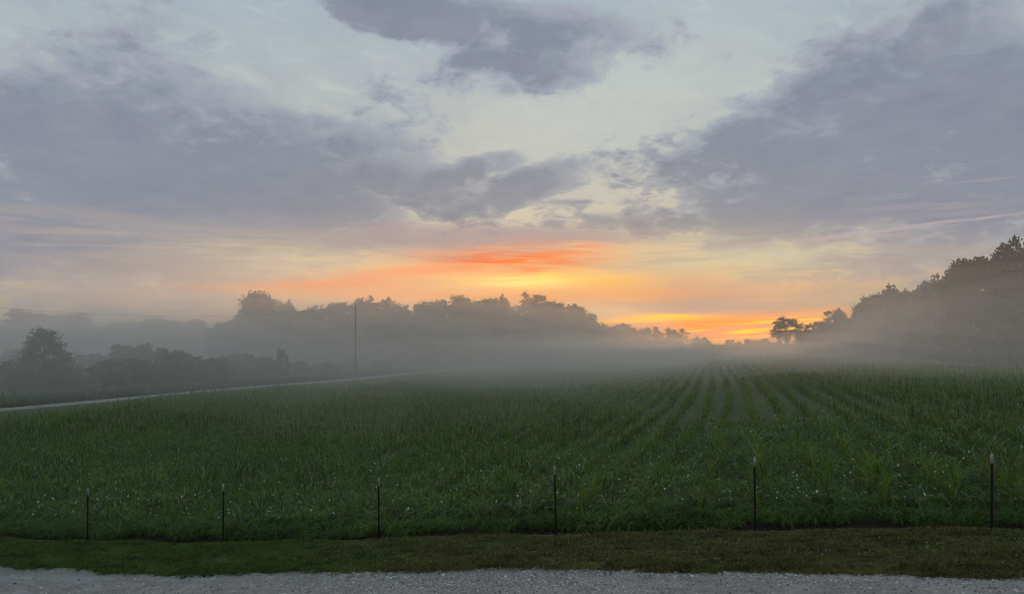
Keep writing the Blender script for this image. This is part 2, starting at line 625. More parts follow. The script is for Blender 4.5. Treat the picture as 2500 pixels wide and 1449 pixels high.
# the lane across the field
m_lane = plain_mat('lane_surface', (0.14, 0.14, 0.135), (0.22, 0.22, 0.21), 0.8, 0.8, 0.3, 0.02)
v_, q_ = grid(np.linspace(ROAD0 + 0.25, ROAD1 - 0.25, 12), np.arange(-58, 420, 4.0), 0.012)
lane = link('country_lane', mesh_np('country_lane', v_, q_, True), m_lane)
tag(lane, 'pale country lane running along the far side of the crop field', 'road', kind='structure')


# ================================================================ scatter (for what nobody could count)
def scatter(name, pts, rotz, scl, idx, variants, mat, tilt=None):
    n = len(pts)
    me = bpy.data.meshes.new(name)
    me.vertices.add(n)
    me.vertices.foreach_set('co', np.asarray(pts, np.float32).ravel())
    rot3 = np.zeros((n, 3), np.float32)
    rot3[:, 2] = rotz
    if tilt is not None:
        rot3[:, :2] = tilt
    a = me.attributes.new('rot', 'FLOAT_VECTOR', 'POINT'); a.data.foreach_set('vector', rot3.ravel())
    a = me.attributes.new('scl', 'FLOAT', 'POINT'); a.data.foreach_set('value', np.asarray(scl, np.float32))
    a = me.attributes.new('idx', 'INT', 'POINT'); a.data.foreach_set('value', np.asarray(idx, np.int32))
    o = link(name, me)
    g = bpy.data.node_groups.new(name, 'GeometryNodeTree')
    g.interface.new_socket('Geometry', in_out='INPUT', socket_type='NodeSocketGeometry')
    g.interface.new_socket('Geometry', in_out='OUTPUT', socket_type='NodeSocketGeometry')
    gi, go = g.nodes.new('NodeGroupInput'), g.nodes.new('NodeGroupOutput')
    join = g.nodes.new('GeometryNodeJoinGeometry')
    for var in reversed(variants):
        if not var.materials: var.materials.append(mat)
        src = bpy.data.objects.new(name + '_source', var)
        oi = g.nodes.new('GeometryNodeObjectInfo')
        oi.inputs['Object'].default_value = src
        oi.inputs['As Instance'].default_value = True
        g.links.new(oi.outputs['Geometry'], join.inputs[0])
    iop = g.nodes.new('GeometryNodeInstanceOnPoints')
    iop.inputs['Pick Instance'].default_value = True

    def attr(nm, typ):
        x = g.nodes.new('GeometryNodeInputNamedAttribute'); x.data_type = typ
        x.inputs['Name'].default_value = nm
        return x.outputs['Attribute']
    g.links.new(gi.outputs[0], iop.inputs['Points'])
    g.links.new(join.outputs[0], iop.inputs['Instance'])
    g.links.new(attr('idx', 'INT'), iop.inputs['Instance Index'])
    e2r = g.nodes.new('FunctionNodeEulerToRotation')
    g.links.new(attr('rot', 'FLOAT_VECTOR'), e2r.inputs[0])
    g.links.new(e2r.outputs[0], iop.inputs['Rotation'])
    g.links.new(attr('scl', 'FLOAT'), iop.inputs['Scale'])
    g.links.new(iop.outputs[0], go.inputs[0])
    md = o.modifiers.new('scatter', 'NODES')
    md.node_group = g
    return o


def in_view(u, v, margin=3.0):
    d = v * CS - u * SN
    x = u * CS + v * SN
    return (d > 3) & (np.abs(x) < d * (1250 / F_PX) + margin + 3.5 + d * 0.03)


# ---- gravel stones
def stone(seed):
    r = np.random.default_rng(seed)
    bm = bmesh.new()
    bmesh.ops.create_icosphere(bm, subdivisions=1, radius=1)
    for vv in bm.verts:
        vv.co *= r.uniform(0.7, 1.15)
        vv.co.z *= 0.6
    me = bpy.data.meshes.new('stone')
    bm.to_mesh(me); bm.free()
    return me


m_stone, b = new_mat('stone')
c = ramp(obj_random(), [(0.0, (0.08, 0.08, 0.085)), (0.3, (0.24, 0.235, 0.22)), (0.75, (0.42, 0.41, 0.39)), (1.0, (0.70, 0.69, 0.67))])
V.nt.links.new(c, b.inputs['Base Color'])
b.inputs['Roughness'].default_value = 0.6
n = 110000
pu, pv = RNG.uniform(-22, 11, n), RNG.uniform(10.8, 13.9, n)
dens = 0.55 + 0.45 * np.sin(pu * 0.5 + 1.0) * np.sin(pv * 2.0 + pu * 0.3)
band = np.exp(-((pu + 2.5) / 6.0) ** 2) * 0.9 + 0.10
keep = (pv < gravel_edge(pu) + 0.03 * RNG.standard_normal(n)) & in_view(pu, pv, 1.0) & (RNG.random(n) < dens * band)
pu, pv = pu[keep], pv[keep]
sz = 0.007 + 0.014 * RNG.random(len(pu)) ** 2 + 0.016 * (RNG.random(len(pu)) < 0.02)
o = scatter('gravel_stones', np.stack([pu, pv, height(pu, pv) + 0.006 + sz * 0.25], 1), RNG.uniform(0, 6.28, len(pu)), sz,
            RNG.integers(0, 4, len(pu)), [stone(i) for i in range(4)], m_stone, RNG.uniform(-0.4, 0.4, (len(pu), 2)))
tag(o, 'loose grey stones scattered over the gravel drive', 'gravel', kind='stuff')


# ---- blades and leaves
def ribbon(length, width, rise, droop, segs=5, fold=0.25, twist=0.0, curl=0.0):
    """an arching blade: starts at the origin rising along +x, returns verts and quads (two strips)"""
    t = np.linspace(0, 1, segs + 1)
    ang = rise - droop * t ** 1.5
    ds = length / segs
    x = np.concatenate([[0], np.cumsum(np.cos((ang[1:] + ang[:-1]) / 2) * ds)])
    z = np.concatenate([[0], np.cumsum(np.sin((ang[1:] + ang[:-1]) / 2) * ds)])
    w = width * np.minimum(1, 0.55 + 2.2 * t) * (1 - t ** 2.2) + 0.0006
    nx, nz = -np.sin(ang), np.cos(ang)
    tw = twist * t
    left = np.stack([x + nx * fold * w + 0, -w * np.cos(tw), z + nz * fold * w - w * np.sin(tw)], 1)
    right = np.stack([x + nx * fold * w, w * np.cos(tw), z + nz * fold * w + w * np.sin(tw)], 1)
    mid = np.stack([x, curl * t ** 2 * length, z], 1)
    left[:, 1] += mid[:, 1]; right[:, 1] += mid[:, 1]
    v = np.stack([left, mid, right], 1).reshape(-1, 3)
    q = []
    for i in range(segs):
        a = i * 3
        q += [(a, a + 1, a + 4, a + 3), (a + 1, a + 2, a + 5, a + 4)]
    return v, np.array(q)


def rot_z(v, a):
    c_, s_ = math.cos(a), math.sin(a)
    return np.stack([v[:, 0] * c_ - v[:, 1] * s_, v[:, 0] * s_ + v[:, 1] * c_, v[:, 2]], 1)


def flat_blade(length, width, rise, droop, segs=3):
    t = np.linspace(0, 1, segs + 1)
    ang = rise - droop * t ** 1.3
    ds = length / segs
    x = np.concatenate([[0], np.cumsum(np.cos(ang[1:]) * ds)])
    z = np.concatenate([[0], np.cumsum(np.sin(ang[1:]) * ds)])
    w = width * (1 - t ** 2) + 0.0004
    v = np.stack([np.stack([x, -w, z], 1), np.stack([x, w, z], 1)], 1).reshape(-1, 3)
    q = np.array([(2 * i, 2 * i + 1, 2 * i + 3, 2 * i + 2) for i in range(segs)])
    return v, q


def tuft(seed, blades, lmin, lmax, wid, spread, rise=(1.0, 1.5), droop=(0.3, 1.6), segs=3, fold=None):
    r = np.random.default_rng(seed)
    g = Geo()
    for _ in range(blades):
        L, W_, R_, D_ = r.uniform(lmin, lmax), wid * r.uniform(0.7, 1.3), r.uniform(*rise), r.uniform(*droop)
        v, q = flat_blade(L, W_, R_, D_, segs) if fold is None else ribbon(L, W_, R_, D_, segs, fold, r.uniform(-0.8, 0.8))
        v = rot_z(v, r.uniform(0, 6.28))
        v[:, :2] += r.normal(0, spread, 2)
        g.add(v, q)
    return g.mesh('tuft')


def leaf_quads_flat(seed):
    r = np.random.default_rng(seed)
    g = Geo()
    for k in range(2):
        a = r.uniform(0, 6.28); o_ = r.normal(0, 0.008, 2)
        v = np.array([(-0.011, 0, 0), (0, -0.006, 0.002), (0.011, 0, 0.0), (0, 0.006, 0.002)])
        v = rot_z(v, a); v[:, :2] += o_
        g.add(v, [(0, 1, 2, 3)])
    return np.concatenate(g.v), np.concatenate(g.q)


# mown strip between the drive and the posts
m_lawn, b = new_mat('mown_grass')
p = pos_vec()
n1, n2 = fbm(p, 0.55, 4, 0.6), fbm(p, 3.0, 4, 0.6)
s2 = V.nt.nodes.new('ShaderNodeSeparateXYZ'); V.nt.links.new(p, s2.inputs[0])
n3 = fbm(p, 11.0, 4, 0.65)
dry = smooth(n1 * 0.7 + n2 * 0.4 + smooth(V(s2.outputs[0]), -13, -1) * 0.30, 0.55, 0.86)
c = mixc((0.052, 0.104, 0.010), (0.098, 0.096, 0.020), dry)
c = mixc(c, (0.120, 0.120, 0.030), smooth(n3, 0.55, 0.75) * 0.6)
c = mixc(c, (0.17, 0.13, 0.075), smooth(obj_random(), 0.80, 1.0) * dry)
n4 = fbm(combine(V(s2.outputs[0]) * 0.9, V(s2.outputs[1]) * 4.5), 1.0, 5, 0.62)
c = mixc(c, (0.130, 0.120, 0.030), smooth(n4, 0.54, 0.70) * 0.65)
c = mixc(c, (0.012, 0.022, 0.005), smooth(n4, 0.48, 0.34) * 0.8)
c = mixc(c, (0.014, 0.026, 0.006), smooth(n2 * 0.6 + n3 * 0.4, 0.48, 0.64) * 0.85)
V.nt.links.new(c, b.inputs['Base Color'])
b.inputs['Roughness'].default_value = 0.8
b.inputs['Specular IOR Level'].default_value = 0.1
lv, lq = grid(np.unique(np.concatenate([np.arange(-60, -24, 1), np.arange(-24, 16, 0.25), np.arange(16, 40.1, 2)])), np.linspace(V_GRAVEL - 0.1, 15.75, 18), 0.004,
              lambda U, W: W + (1 - sstep(W, V_GRAVEL, 14.4)) * (gravel_edge(U) - V_GRAVEL))
lawn = link('mown_verge', mesh_np('mown_verge', lv, lq, True), m_lawn)
tag(lawn, 'mown grass verge between the gravel drive and the fence posts', 'verge', kind='structure')
n = 74000
pu, pv = RNG.uniform(-26, 12, n), RNG.uniform(12.5, 15.95, n)
ed = gravel_edge(pu)
lump = np.sin(pu * 2.1 + pv) * np.sin(pv * 3.3 + pu * 0.7)
keep = (pv > ed - 0.02 + 0.04 * RNG.standard_normal(n) - 0.35 * (RNG.random(n) < 0.10) * RNG.random(n) * (0.5 + 0.5 * np.sin(pu * 1.7))) & (pv < 15.72 + 0.12 * lump + 0.04 * RNG.standard_normal(n)) & in_view(pu, pv, 1.5)
pu, pv, lump = pu[keep], pv[keep], lump[keep]
o = scatter('mown_grass', np.stack([pu, pv, height(pu, pv) - 0.002], 1), RNG.uniform(0, 6.28, len(pu)),
            (0.7 + 0.6 * RNG.random(len(pu)) + 0.6 * (RNG.random(len(pu)) < 0.04)) * (1 + 0.4 * lump), RNG.integers(0, 5, len(pu)),
            [tuft(40 + i, 13, 0.035, 0.085, 0.004, 0.035, (0.6, 1.5), (0.2, 1.4), 2) for i in range(5)], m_lawn)
tag(o, 'short mown grass, green to straw brown, beside the gravel drive', 'grass', kind='stuff')

n = 5200
pu, pv = RNG.uniform(-10, 8, n), RNG.uniform(13.1, 15.6, n)
keep = in_view(pu, pv, 1) & (RNG.random(n) < 0.25 + 0.6 * sstep(pu, -9, -2)) & (np.sin(pu * 1.3) * np.sin(pv * 4 + pu) > -0.4) & (pv > gravel_edge(pu) + 0.05)
pu, pv = pu[keep], pv[keep]
m_fleck = plain_mat('dry_fleck', (0.22, 0.18, 0.11), (0.36, 0.31, 0.21), 30.0, 0.8, spec=0.1)
flk = []
for i in range(3):
    v, q = leaf_quads_flat(i)
    flk.append(mesh_np('fleck', v, q))
o = scatter('dry_flecks', np.stack([pu, pv, height(pu, pv) + RNG.uniform(0.035, 0.065, len(pu))], 1), RNG.uniform(0, 6.28, len(pu)), RNG.uniform(0.6, 1.5, len(pu)),
            RNG.integers(0, 3, len(pu)), flk, m_fleck, RNG.normal(0, 0.5, (len(pu), 2)))
tag(o, 'dry pale leaf flecks lying in the mown grass', 'leaf litter', kind='stuff')

# ================================================================ the crop
m_corn = leaf_mat('corn_leaf', (0.056, 0.128, 0.010), (0.112, 0.205, 0.018), (0.175, 0.255, 0.034), 0.45, 0.18, 0.42, 0.22, 0.6, 0.0, (0.19, 0.26, 0.12), (0.014, 0.036, 0.006))
m_stalk = plain_mat('corn_stalk', (0.035, 0.055, 0.018), (0.060, 0.075, 0.030), 6.0, 0.55)
m_weed = leaf_mat('field_weed', (0.058, 0.136, 0.014), (0.112, 0.205, 0.024), (0.195, 0.280, 0.072), 0.42, 0.20, 0.42, 0.3, 0.6, 0.0, (0.27, 0.35, 0.22), (0.014, 0.040, 0.008))
m_edge = leaf_mat('edge_grass_leaf', (0.050, 0.124, 0.012), (0.096, 0.185, 0.022), (0.200, 0.300, 0.075), 0.40, 0.15, 0.40, 0.5, 0.7, 0.0, (0.44, 0.56, 0.28), (0.014, 0.036, 0.006), 0.82)
m_glint = plain_mat('leaf_glint_paint', (0.52, 0.57, 0.45), (0.74, 0.78, 0.64), 8.0, 0.4)


def corn_spec(seed):
    r = np.random.default_rng(seed)
    hs = r.uniform(0.38, 0.55)
    k = r.integers(6, 9)
    base = r.uniform(0, 6.28)
    leaves = []
    for i in range(k):
        f = (i + 0.7) / k
        leaves.append(dict(z=hs * f, a=base + i * math.pi + r.normal(0, 0.45), L=r.uniform(0.34, 0.52) * (1.0 - 0.35 * abs(f - 0.55)),
                           W=r.uniform(0.016, 0.024), rise=r.uniform(0.85, 1.25) + 0.2 * f, droop=r.uniform(1.0, 2.4) - 0.5 * f, twist=r.uniform(-1, 1)))
    return hs, leaves


def corn_mesh(seed, segs=4):
    hs, leaves = corn_spec(seed)
    g = Geo()
    g.tube([(0, 0, -0.03), (0, 0, hs * 0.5), (0, 0, hs)], [0.011, 0.009, 0.004], 4, False)
    for lf in leaves:
        v, q = ribbon(lf['L'], lf['W'], lf['rise'], lf['droop'], segs, 0.3, lf['twist'])
        v = rot_z(v, lf['a']); v[:, 2] += lf['z']
        g.add(v, q)
    return g.mesh('corn')


ROW, STEP = 1.25, 0.20
CROP_L, CROP_R, CROP_0, CROP_1 = -52.4, 23.0, 17.1, 330.0
rows = np.arange(CROP_L, CROP_R, ROW)
U_, W_ = np.meshgrid(rows, np.arange(CROP_0, 85, STEP))
U_, W_ = U_.ravel(), W_.ravel()
U_ = U_ + RNG.normal(0, 0.09, U_.size) + 0.08 * np.sin(W_ * 0.21 + U_ * 3) + 0.9 * np.sin(W_ * 0.033); W_ = W_ + RNG.normal(0, 0.07, W_.size)
keep = in_view(U_, W_, 2.5) & (RNG.random(U_.size) < 0.93)
U_, W_ = U_[keep], W_[keep]
vig = 0.94 + 0.22 * np.sin(U_ * 0.23 + 1.1) * np.sin(W_ * 0.11 + 0.4) + 0.12 * np.sin(U_ * 0.7 + W_ * 0.3)
S_ = vig * (0.72 + 0.5 * RNG.random(U_.size))
depth = W_ * CS - U_ * SN
order = np.argsort(depth)
U_, W_, S_ = U_[order], W_[order], S_[order]
near_n = 300
corn_variants = [corn_mesh(200 + i) for i in range(10)]
rest = slice(near_n, None)
cu, cv, cs_ = U_[rest], W_[rest], S_[rest]
o = scatter('corn_crop', np.stack([cu, cv, height(cu, cv)], 1), RNG.uniform(0, 6.28, len(cu)), cs_, RNG.integers(0, 10, len(cu)),
            corn_variants, m_corn, RNG.normal(0, 0.07, (len(cu), 2)))
tag(o, 'young green corn growing in rows across the field', 'corn crop', kind='stuff')

# the 300 nearest plants, each with its stalk and leaves
specs = [corn_spec(200 + i) for i in range(8)]
leaf_meshes, stalk_meshes = [], []
for hs, leaves in specs:
    ms = []
    for lf in leaves:
        v, q = ribbon(lf['L'], lf['W'], lf['rise'], lf['droop'], 5, 0.3, lf['twist'])
        me = mesh_np('leaf', v, q, True); me.materials.append(m_corn)
        ms.append(me)
    leaf_meshes.append(ms)
    g = Geo(); g.tube([(0, 0, -0.04), (0, 0, hs * 0.5), (0, 0, hs)], [0.012, 0.010, 0.004], 5)
    me = g.mesh('stalk'); me.materials.append(m_stalk); stalk_meshes.append(me)
for i in range(near_n):
    k = i % 8
    u0, v0 = float(U_[i]), float(W_[i])
    pl = empty('corn_plant', (u0, v0, float(height(u0, v0))))
    pl.rotation_euler = (RNG.normal(0, 0.06), RNG.normal(0, 0.06), RNG.uniform(0, 6.28))
    pl.scale = (float(S_[i]),) * 3
    tag(pl, 'young corn plant at the front of the field behind the fence posts', 'corn plant', 'corn plants at the front of the field')
    link('stalk', stalk_meshes[k], None, pl)
    for me, lf in zip(leaf_meshes[k], specs[k][1]):
        l_ = link('leaf', me, None, pl)
        l_.location = (0, 0, lf['z'])
        l_.rotation_euler = (0, 0, lf['a'])


# farther rows: short stretches of row
def row_piece(seed, length=1.6, count=7):
    r = np.random.default_rng(seed)
    g = Geo()
    for i in range(count):
        y0 = (i + r.uniform(0.2, 0.8)) / count * length - length / 2
        hh = r.uniform(0.38, 0.55)
        for j in range(6):
            v, q = flat_blade(r.uniform(0.35, 0.5), r.uniform(0.018, 0.028), r.uniform(0.8, 1.4), r.uniform(0.8, 2.2), 3)
            v = rot_z(v, r.uniform(0, 6.28))
            v += np.array([r.normal(0, 0.04), y0, hh * (j + 0.5) / 6])
            g.add(v, q)
    return g.mesh('row_piece')


U2, W2 = np.meshgrid(rows, np.arange(85.8, CROP_1, 1.6))
U2, W2 = U2.ravel(), W2.ravel() + RNG.uniform(-0.3, 0.3, U2.size)
U2 = U2 + RNG.normal(0, 0.07, U2.size) + 0.9 * np.sin(W2 * 0.033)
keep = in_view(U2, W2, 4)
U2, W2 = U2[keep], W2[keep]
S2 = (0.92 + 0.16 * np.sin(U2 * 0.23 + 1.1) * np.sin(W2 * 0.11 + 0.4)) * RNG.uniform(0.9, 1.1, U2.size)
o = scatter('distant_corn_rows', np.stack([U2, W2, height(U2, W2)], 1), RNG.integers(0, 2, len(U2)) * math.pi, S2, RNG.integers(0, 6, len(U2)),
            [row_piece(300 + i) for i in range(6)], m_corn)
tag(o, 'far rows of young corn fading into the mist', 'corn crop', kind='stuff')

# coarse grass and weeds: thick along the near edge of the field, thinner between the rows
n = 20000
pu, pv = RNG.uniform(-28, 14, n), 16.35 + 4.6 * RNG.random(n) ** 1.4
clump = 0.5 + 0.5 * np.sin(pu * 0.9 + 0.5) * np.sin(pv * 1.1 + pu * 0.35)
keep = in_view(pu, pv, 1.5) & (pv > 16.45 + 0.22 * np.sin(pu * 0.8) + 0.15 * np.sin(pu * 2.9) + 0.1 * np.sin(pu * 5.3)) & (RNG.random(n) < 0.55 + 0.45 * clump)
pu, pv, clump = pu[keep], pv[keep], clump[keep]
o = scatter('edge_grass', np.stack([pu, pv, height(pu, pv)], 1), RNG.uniform(0, 6.28, len(pu)), (0.6 + 0.5 * RNG.random(len(pu))) * (0.75 + 0.5 * clump),
            RNG.integers(0, 7, len(pu)), [tuft(60 + i, 12, 0.24, 0.56, 0.0125, 0.06, (0.8, 1.5), (1.2, 3.0), 5, 0.3) for i in range(7)], m_edge)
tag(o, 'coarse arching grass and weeds along the near edge of the field', 'weeds', kind='stuff')

n = 300000
pu = RNG.uniform(CROP_L, CROP_R, n); pv = 17.5 + 90 * RNG.random(n) ** 1.35
patch = np.sin(pu * 0.35 + 0.6) * np.sin(pv * 0.22) + 0.5 * np.sin(pu * 0.9 - pv * 0.4)
keep = in_view(pu, pv, 2) & (RNG.random(n) < 0.82 + 0.12 * patch - 0.68 * sstep(pv, 24, 60))
pu, pv, patch = pu[keep], pv[keep], patch[keep]
weed_meshes = [tuft(80 + i, 11, 0.18, 0.46, 0.0115, 0.10, (0.7, 1.5), (0.8, 2.6), 4) if i < 3 else tuft(80 + i, 8, 0.28, 0.62, 0.017, 0.08, (0.9, 1.5), (1.4, 3.0), 5, 0.3) for i in range(6)]
scl = (0.65 + 0.6 * RNG.random(len(pu))) * (1 + 0.15 * patch)
far_ = RNG.random(len(pu)) < sstep(pv, 26, 42)
gap = ((pu - 0.9 * np.sin(pv * 0.033) - CROP_L) / ROW) % 1.0
a_, b_ = ~far_, far_ & (gap > 0.26) & (gap < 0.74)
o = scatter('field_weeds', np.stack([pu[a_], pv[a_], height(pu[a_], pv[a_])], 1), RNG.uniform(0, 6.28, a_.sum()), scl[a_], RNG.integers(0, 6, a_.sum()), weed_meshes, m_weed)
tag(o, 'low weeds growing between the corn rows', 'weeds', kind='stuff')
m_gap = leaf_mat('pale_row_grass', (0.120, 0.165, 0.055), (0.165, 0.210, 0.080), (0.220, 0.260, 0.120), 0.5, 0.15, 0.4, 0.3, 0.6)
o = scatter('row_grass', np.stack([pu[b_], pv[b_], height(pu[b_], pv[b_])], 1), RNG.uniform(0, 6.28, b_.sum()), scl[b_] * 0.62, RNG.integers(0, 5, b_.sum()),
            [tuft(120 + i, 13, 0.16, 0.40, 0.012, 0.10, (0.6, 1.4), (0.8, 2.4), 3) for i in range(5)], m_gap)
tag(o, 'paler grass showing as stripes between the farther corn rows', 'grass', kind='stuff')

# added pale tips with wet-leaf sheen painted into the colour
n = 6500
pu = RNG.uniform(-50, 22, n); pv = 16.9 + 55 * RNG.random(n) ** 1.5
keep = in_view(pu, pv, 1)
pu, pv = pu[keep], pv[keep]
glints = []
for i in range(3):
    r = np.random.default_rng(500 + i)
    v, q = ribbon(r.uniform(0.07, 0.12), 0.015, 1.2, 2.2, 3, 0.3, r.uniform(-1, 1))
    glints.append(mesh_np('tip', v, q))
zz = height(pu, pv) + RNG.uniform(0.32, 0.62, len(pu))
o = scatter('painted_leaf_glints', np.stack([pu, pv, zz], 1), RNG.uniform(0, 6.28, len(pu)), RNG.uniform(0.4, 1.0, len(pu)), RNG.integers(0, 3, len(pu)), glints, m_glint)
tag(o, 'painted pale tips speckling the green crop', 'leaf tips', kind='stuff')

# ================================================================ fence posts
m_post = plain_mat('dark_post_paint', (0.006, 0.004, 0.005), (0.018, 0.008, 0.008), 14, 0.85, 0.2, 0.002, spec=0.1)
m_tip = plain_mat('pale_post_paint', (0.16, 0.17, 0.175), (0.36, 0.38, 0.38), 30, 0.6)


def t_section(g, z0, z1, wf, tf, wd, td):
    # front flange and web of a T, butted together
    g.box((-wf, -tf, z0), (wf, 0.0, z1))
    g.box((-td, 0.0, z0), (td, wd, z1))


g = Geo(); t_section(g, -0.35, 1.262, 0.0185, 0.006, 0.036, 0.004)
for k in range(22):
    g.box((-0.007, -0.013, 0.12 + k * 0.052), (0.007, -0.006, 0.136 + k * 0.052))
post_shaft = g.mesh('shaft'); post_shaft.materials.append(m_post)
g = Geo(); t_section(g, 1.262, 1.45, 0.0215, 0.0075, 0.039, 0.0055)
for k in range(3):
    g.box((-0.008, -0.016, 1.29 + k * 0.052), (0.008, -0.0075, 1.306 + k * 0.052))
post_tip = g.mesh('painted_tip'); post_tip.materials.append(m_tip)
g = Geo(); g.box((-0.045, 0.037, -0.30), (0.045, 0.041, -0.06))
post_plate = g.mesh('anchor_plate'); post_plate.materials.append(m_post)
POSTS = [(214, 1190, 0.0, 0.0), (545, 1180, 0.002, 0.0), (925, 1165, -0.003, 0.0), (1358, 1136, -0.028, 0.0), (1843, 1115, -0.003, 0.0), (2421, 1107, 0.006, 0.0)]
for px, top, lean, _ in POSTS:
    t = (px - CX) / F_PX
    d = V_FENCE / (t * SN + CS)
    u0, v0 = uv(px, d)
    z0 = float(height(u0, v0))
    po = empty('fence_post', (u0, v0, z0))
    hgt = zpx(top, d) - z0
    po.scale = (1, 1, hgt / 1.45)
    po.rotation_euler = (0, lean, RNG.normal(0, 0.15))
    if abs(lean) > 0.02:
        tag(po, 'dark steel fence post with pale painted tip, leaning a little to one side', 'fence post', 'steel posts along the field edge')
    else:
        tag(po, 'upright dark steel fence post with pale painted tip at the field edge', 'fence post', 'steel posts along the field edge')
    link('shaft', post_shaft, None, po); link('painted_tip', post_tip, None, po); link('anchor_plate', post_plate, None, po)

# ================================================================ utility poles and wire
m_pole = plain_mat('weathered_pole', (0.055, 0.045, 0.038), (0.095, 0.080, 0.068), 3.0, 0.85, 0.4, 0.01, use_object=True)
m_metal = plain_mat('grey_metal', (0.20, 0.20, 0.20), (0.28, 0.28, 0.28), 5.0, 0.5)
m_cer = plain_mat('insulator_glaze', (0.28, 0.27, 0.25), (0.36, 0.35, 0.33), 5.0, 0.3)
m_wire = plain_mat('wire', (0.05, 0.05, 0.05), (0.08, 0.08, 0.08), 5.0, 0.6)
POLE_U = -54.3
dpole = POLE_U / ((868 - CX) / F_PX * CS - SN)
POLE_V = uv(868, dpole)[1]
POLE_TOP = zpx(745, dpole)


def utility_pole(v0, label):
    z0 = float(height(POLE_U, v0))
    h = POLE_TOP - z0
    po = empty('utility_pole', (POLE_U, v0, z0))
    tag(po, label, 'utility pole', 'wooden poles along the lane')
    g = Geo(); g.tube([(0, 0, -0.8), (0, 0, h * 0.5), (0.03, 0, h)], [0.14, 0.115, 0.09], 12)
    link('pole', g.mesh('pole', True), m_pole, po)
    g = Geo(); g.box((-0.45, -0.16, h - 0.62), (0.10, -0.118, h - 0.54)); g.box((-0.45, -0.16, h - 0.54), (-0.41, -0.118, h - 0.40))
    link('bracket', g.mesh('bracket'), m_metal, po)
    g = Geo(); g.tube([(0.03, 0, h), (0.03, 0, h + 0.10), (0.03, 0, h + 0.13), (0.03, 0, h + 0.24)], [0.03, 0.03, 0.06, 0.045], 10)
    link('insulator', g.mesh('insulator', True), m_cer, po)
    g = Geo(); g.tube([(0.02, -0.115, -0.2), (0.02, -0.135, 0.3), (0.02, -0.165, 2.4)], [0.055, 0.055, 0.055], 8)
    link('conduit', g.mesh('conduit', True), m_metal, po)
    return h, z0


SPAN = 100.0
utility_pole(POLE_V, 'tall weathered wooden utility pole standing beside the pale lane')
utility_pole(POLE_V - SPAN, 'wooden utility pole where the overhead wire comes in along the lane')
s = np.linspace(0, 1, 60)
zt_ = POLE_TOP + 0.235
wv = POLE_V - s * SPAN
wz = zt_ - 4 * 3.5 * s * (1 - s)
g = Geo(); g.tube(np.stack([np.full_like(s, POLE_U + 0.03), wv, wz], 1), 0.006, 5)
wire = link('overhead_wire', g.mesh('overhead_wire'), m_wire)
tag(wire, 'thin sagging overhead wire running to the utility pole', 'wire')

# small white marker by the lane
m_white = plain_mat('white_marker_paint', (0.70, 0.70, 0.68), (0.80, 0.80, 0.78), 8, 0.5)
mu, mv = uv(1367, 205)
mu = -53.2 if mu < -53.2 else mu
mz = float(height(mu, mv))
mk = empty('marker_post', (mu, mv, mz))
tag(mk, 'small white marker post at the far edge of the crop', 'marker post')
g = Geo(); g.tube([(0, 0, -0.2), (0, 0, 1.25)], [0.05, 0.05], 8); link('stake', g.mesh('stake', True), m_white, mk)
g = Geo(); g.box((-0.14, -0.075, 1.0), (0.14, -0.052, 1.55)); link('plate', g.mesh('plate'), m_white, mk)

# ================================================================ trees
m_bark = plain_mat('bark', (0.035, 0.030, 0.025), (0.075, 0.065, 0.055), 2.5, 0.9, 0.5, 0.03, use_object=True)
m_leafA = leaf_mat('tree_leaf', (0.026, 0.046, 0.018), (0.040, 0.064, 0.022), (0.060, 0.080, 0.030), 0.6, 0.3, 0.3, 0.12, 0.7)
m_leafB = leaf_mat('shrub_leaf', (0.044, 0.076, 0.020), (0.076, 0.102, 0.028), (0.110, 0.130, 0.045), 0.6, 0.3, 0.3, 0.25, 0.7)
m_leafC = leaf_mat('cedar_leaf', (0.040, 0.070, 0.020), (0.056, 0.086, 0.024), (0.080, 0.105, 0.034), 0.65, 0.3, 0.25, 0.4, 0.7)


def leaf_quads(c, size, r):
    n = len(c)
    a = r.normal(size=(n, 3)); a /= np.linalg.norm(a, axis=1)[:, None]
    b_ = np.cross(a, r.normal(size=(n, 3))); b_ /= np.linalg.norm(b_, axis=1)[:, None]
    s_ = size * r.uniform(0.6, 1.3, n)[:, None]
    v = np.stack([c - a * s_, c + b_ * s_ * 0.55, c + a * s_, c - b_ * s_ * 0.55], 1).reshape(-1, 3)
    return v, np.arange(4 * n).reshape(-1, 4)


def crown_from_lobes(lobes, r, tufts, leaves, size, flat=1.0):
    cs = []
    for (c, rad) in lobes:
        for _ in range(max(3, int(tufts * rad * rad))):
            d = r.normal(size=3); d[2] = d[2] * 0.8 + 0.25; d /= np.linalg.norm(d)
            tcen = np.asarray(c) + d * rad * r.uniform(0.55, 1.05) * np.array([1, 1, flat])
            k = int(leaves * r.uniform(0.6, 1.4))
            cs.append(tcen + r.normal(0, 0.26, (k, 3)) * np.array([1, 1, 0.75]))
    cs = np.concatenate(cs)
    return leaf_quads(cs, size, r)


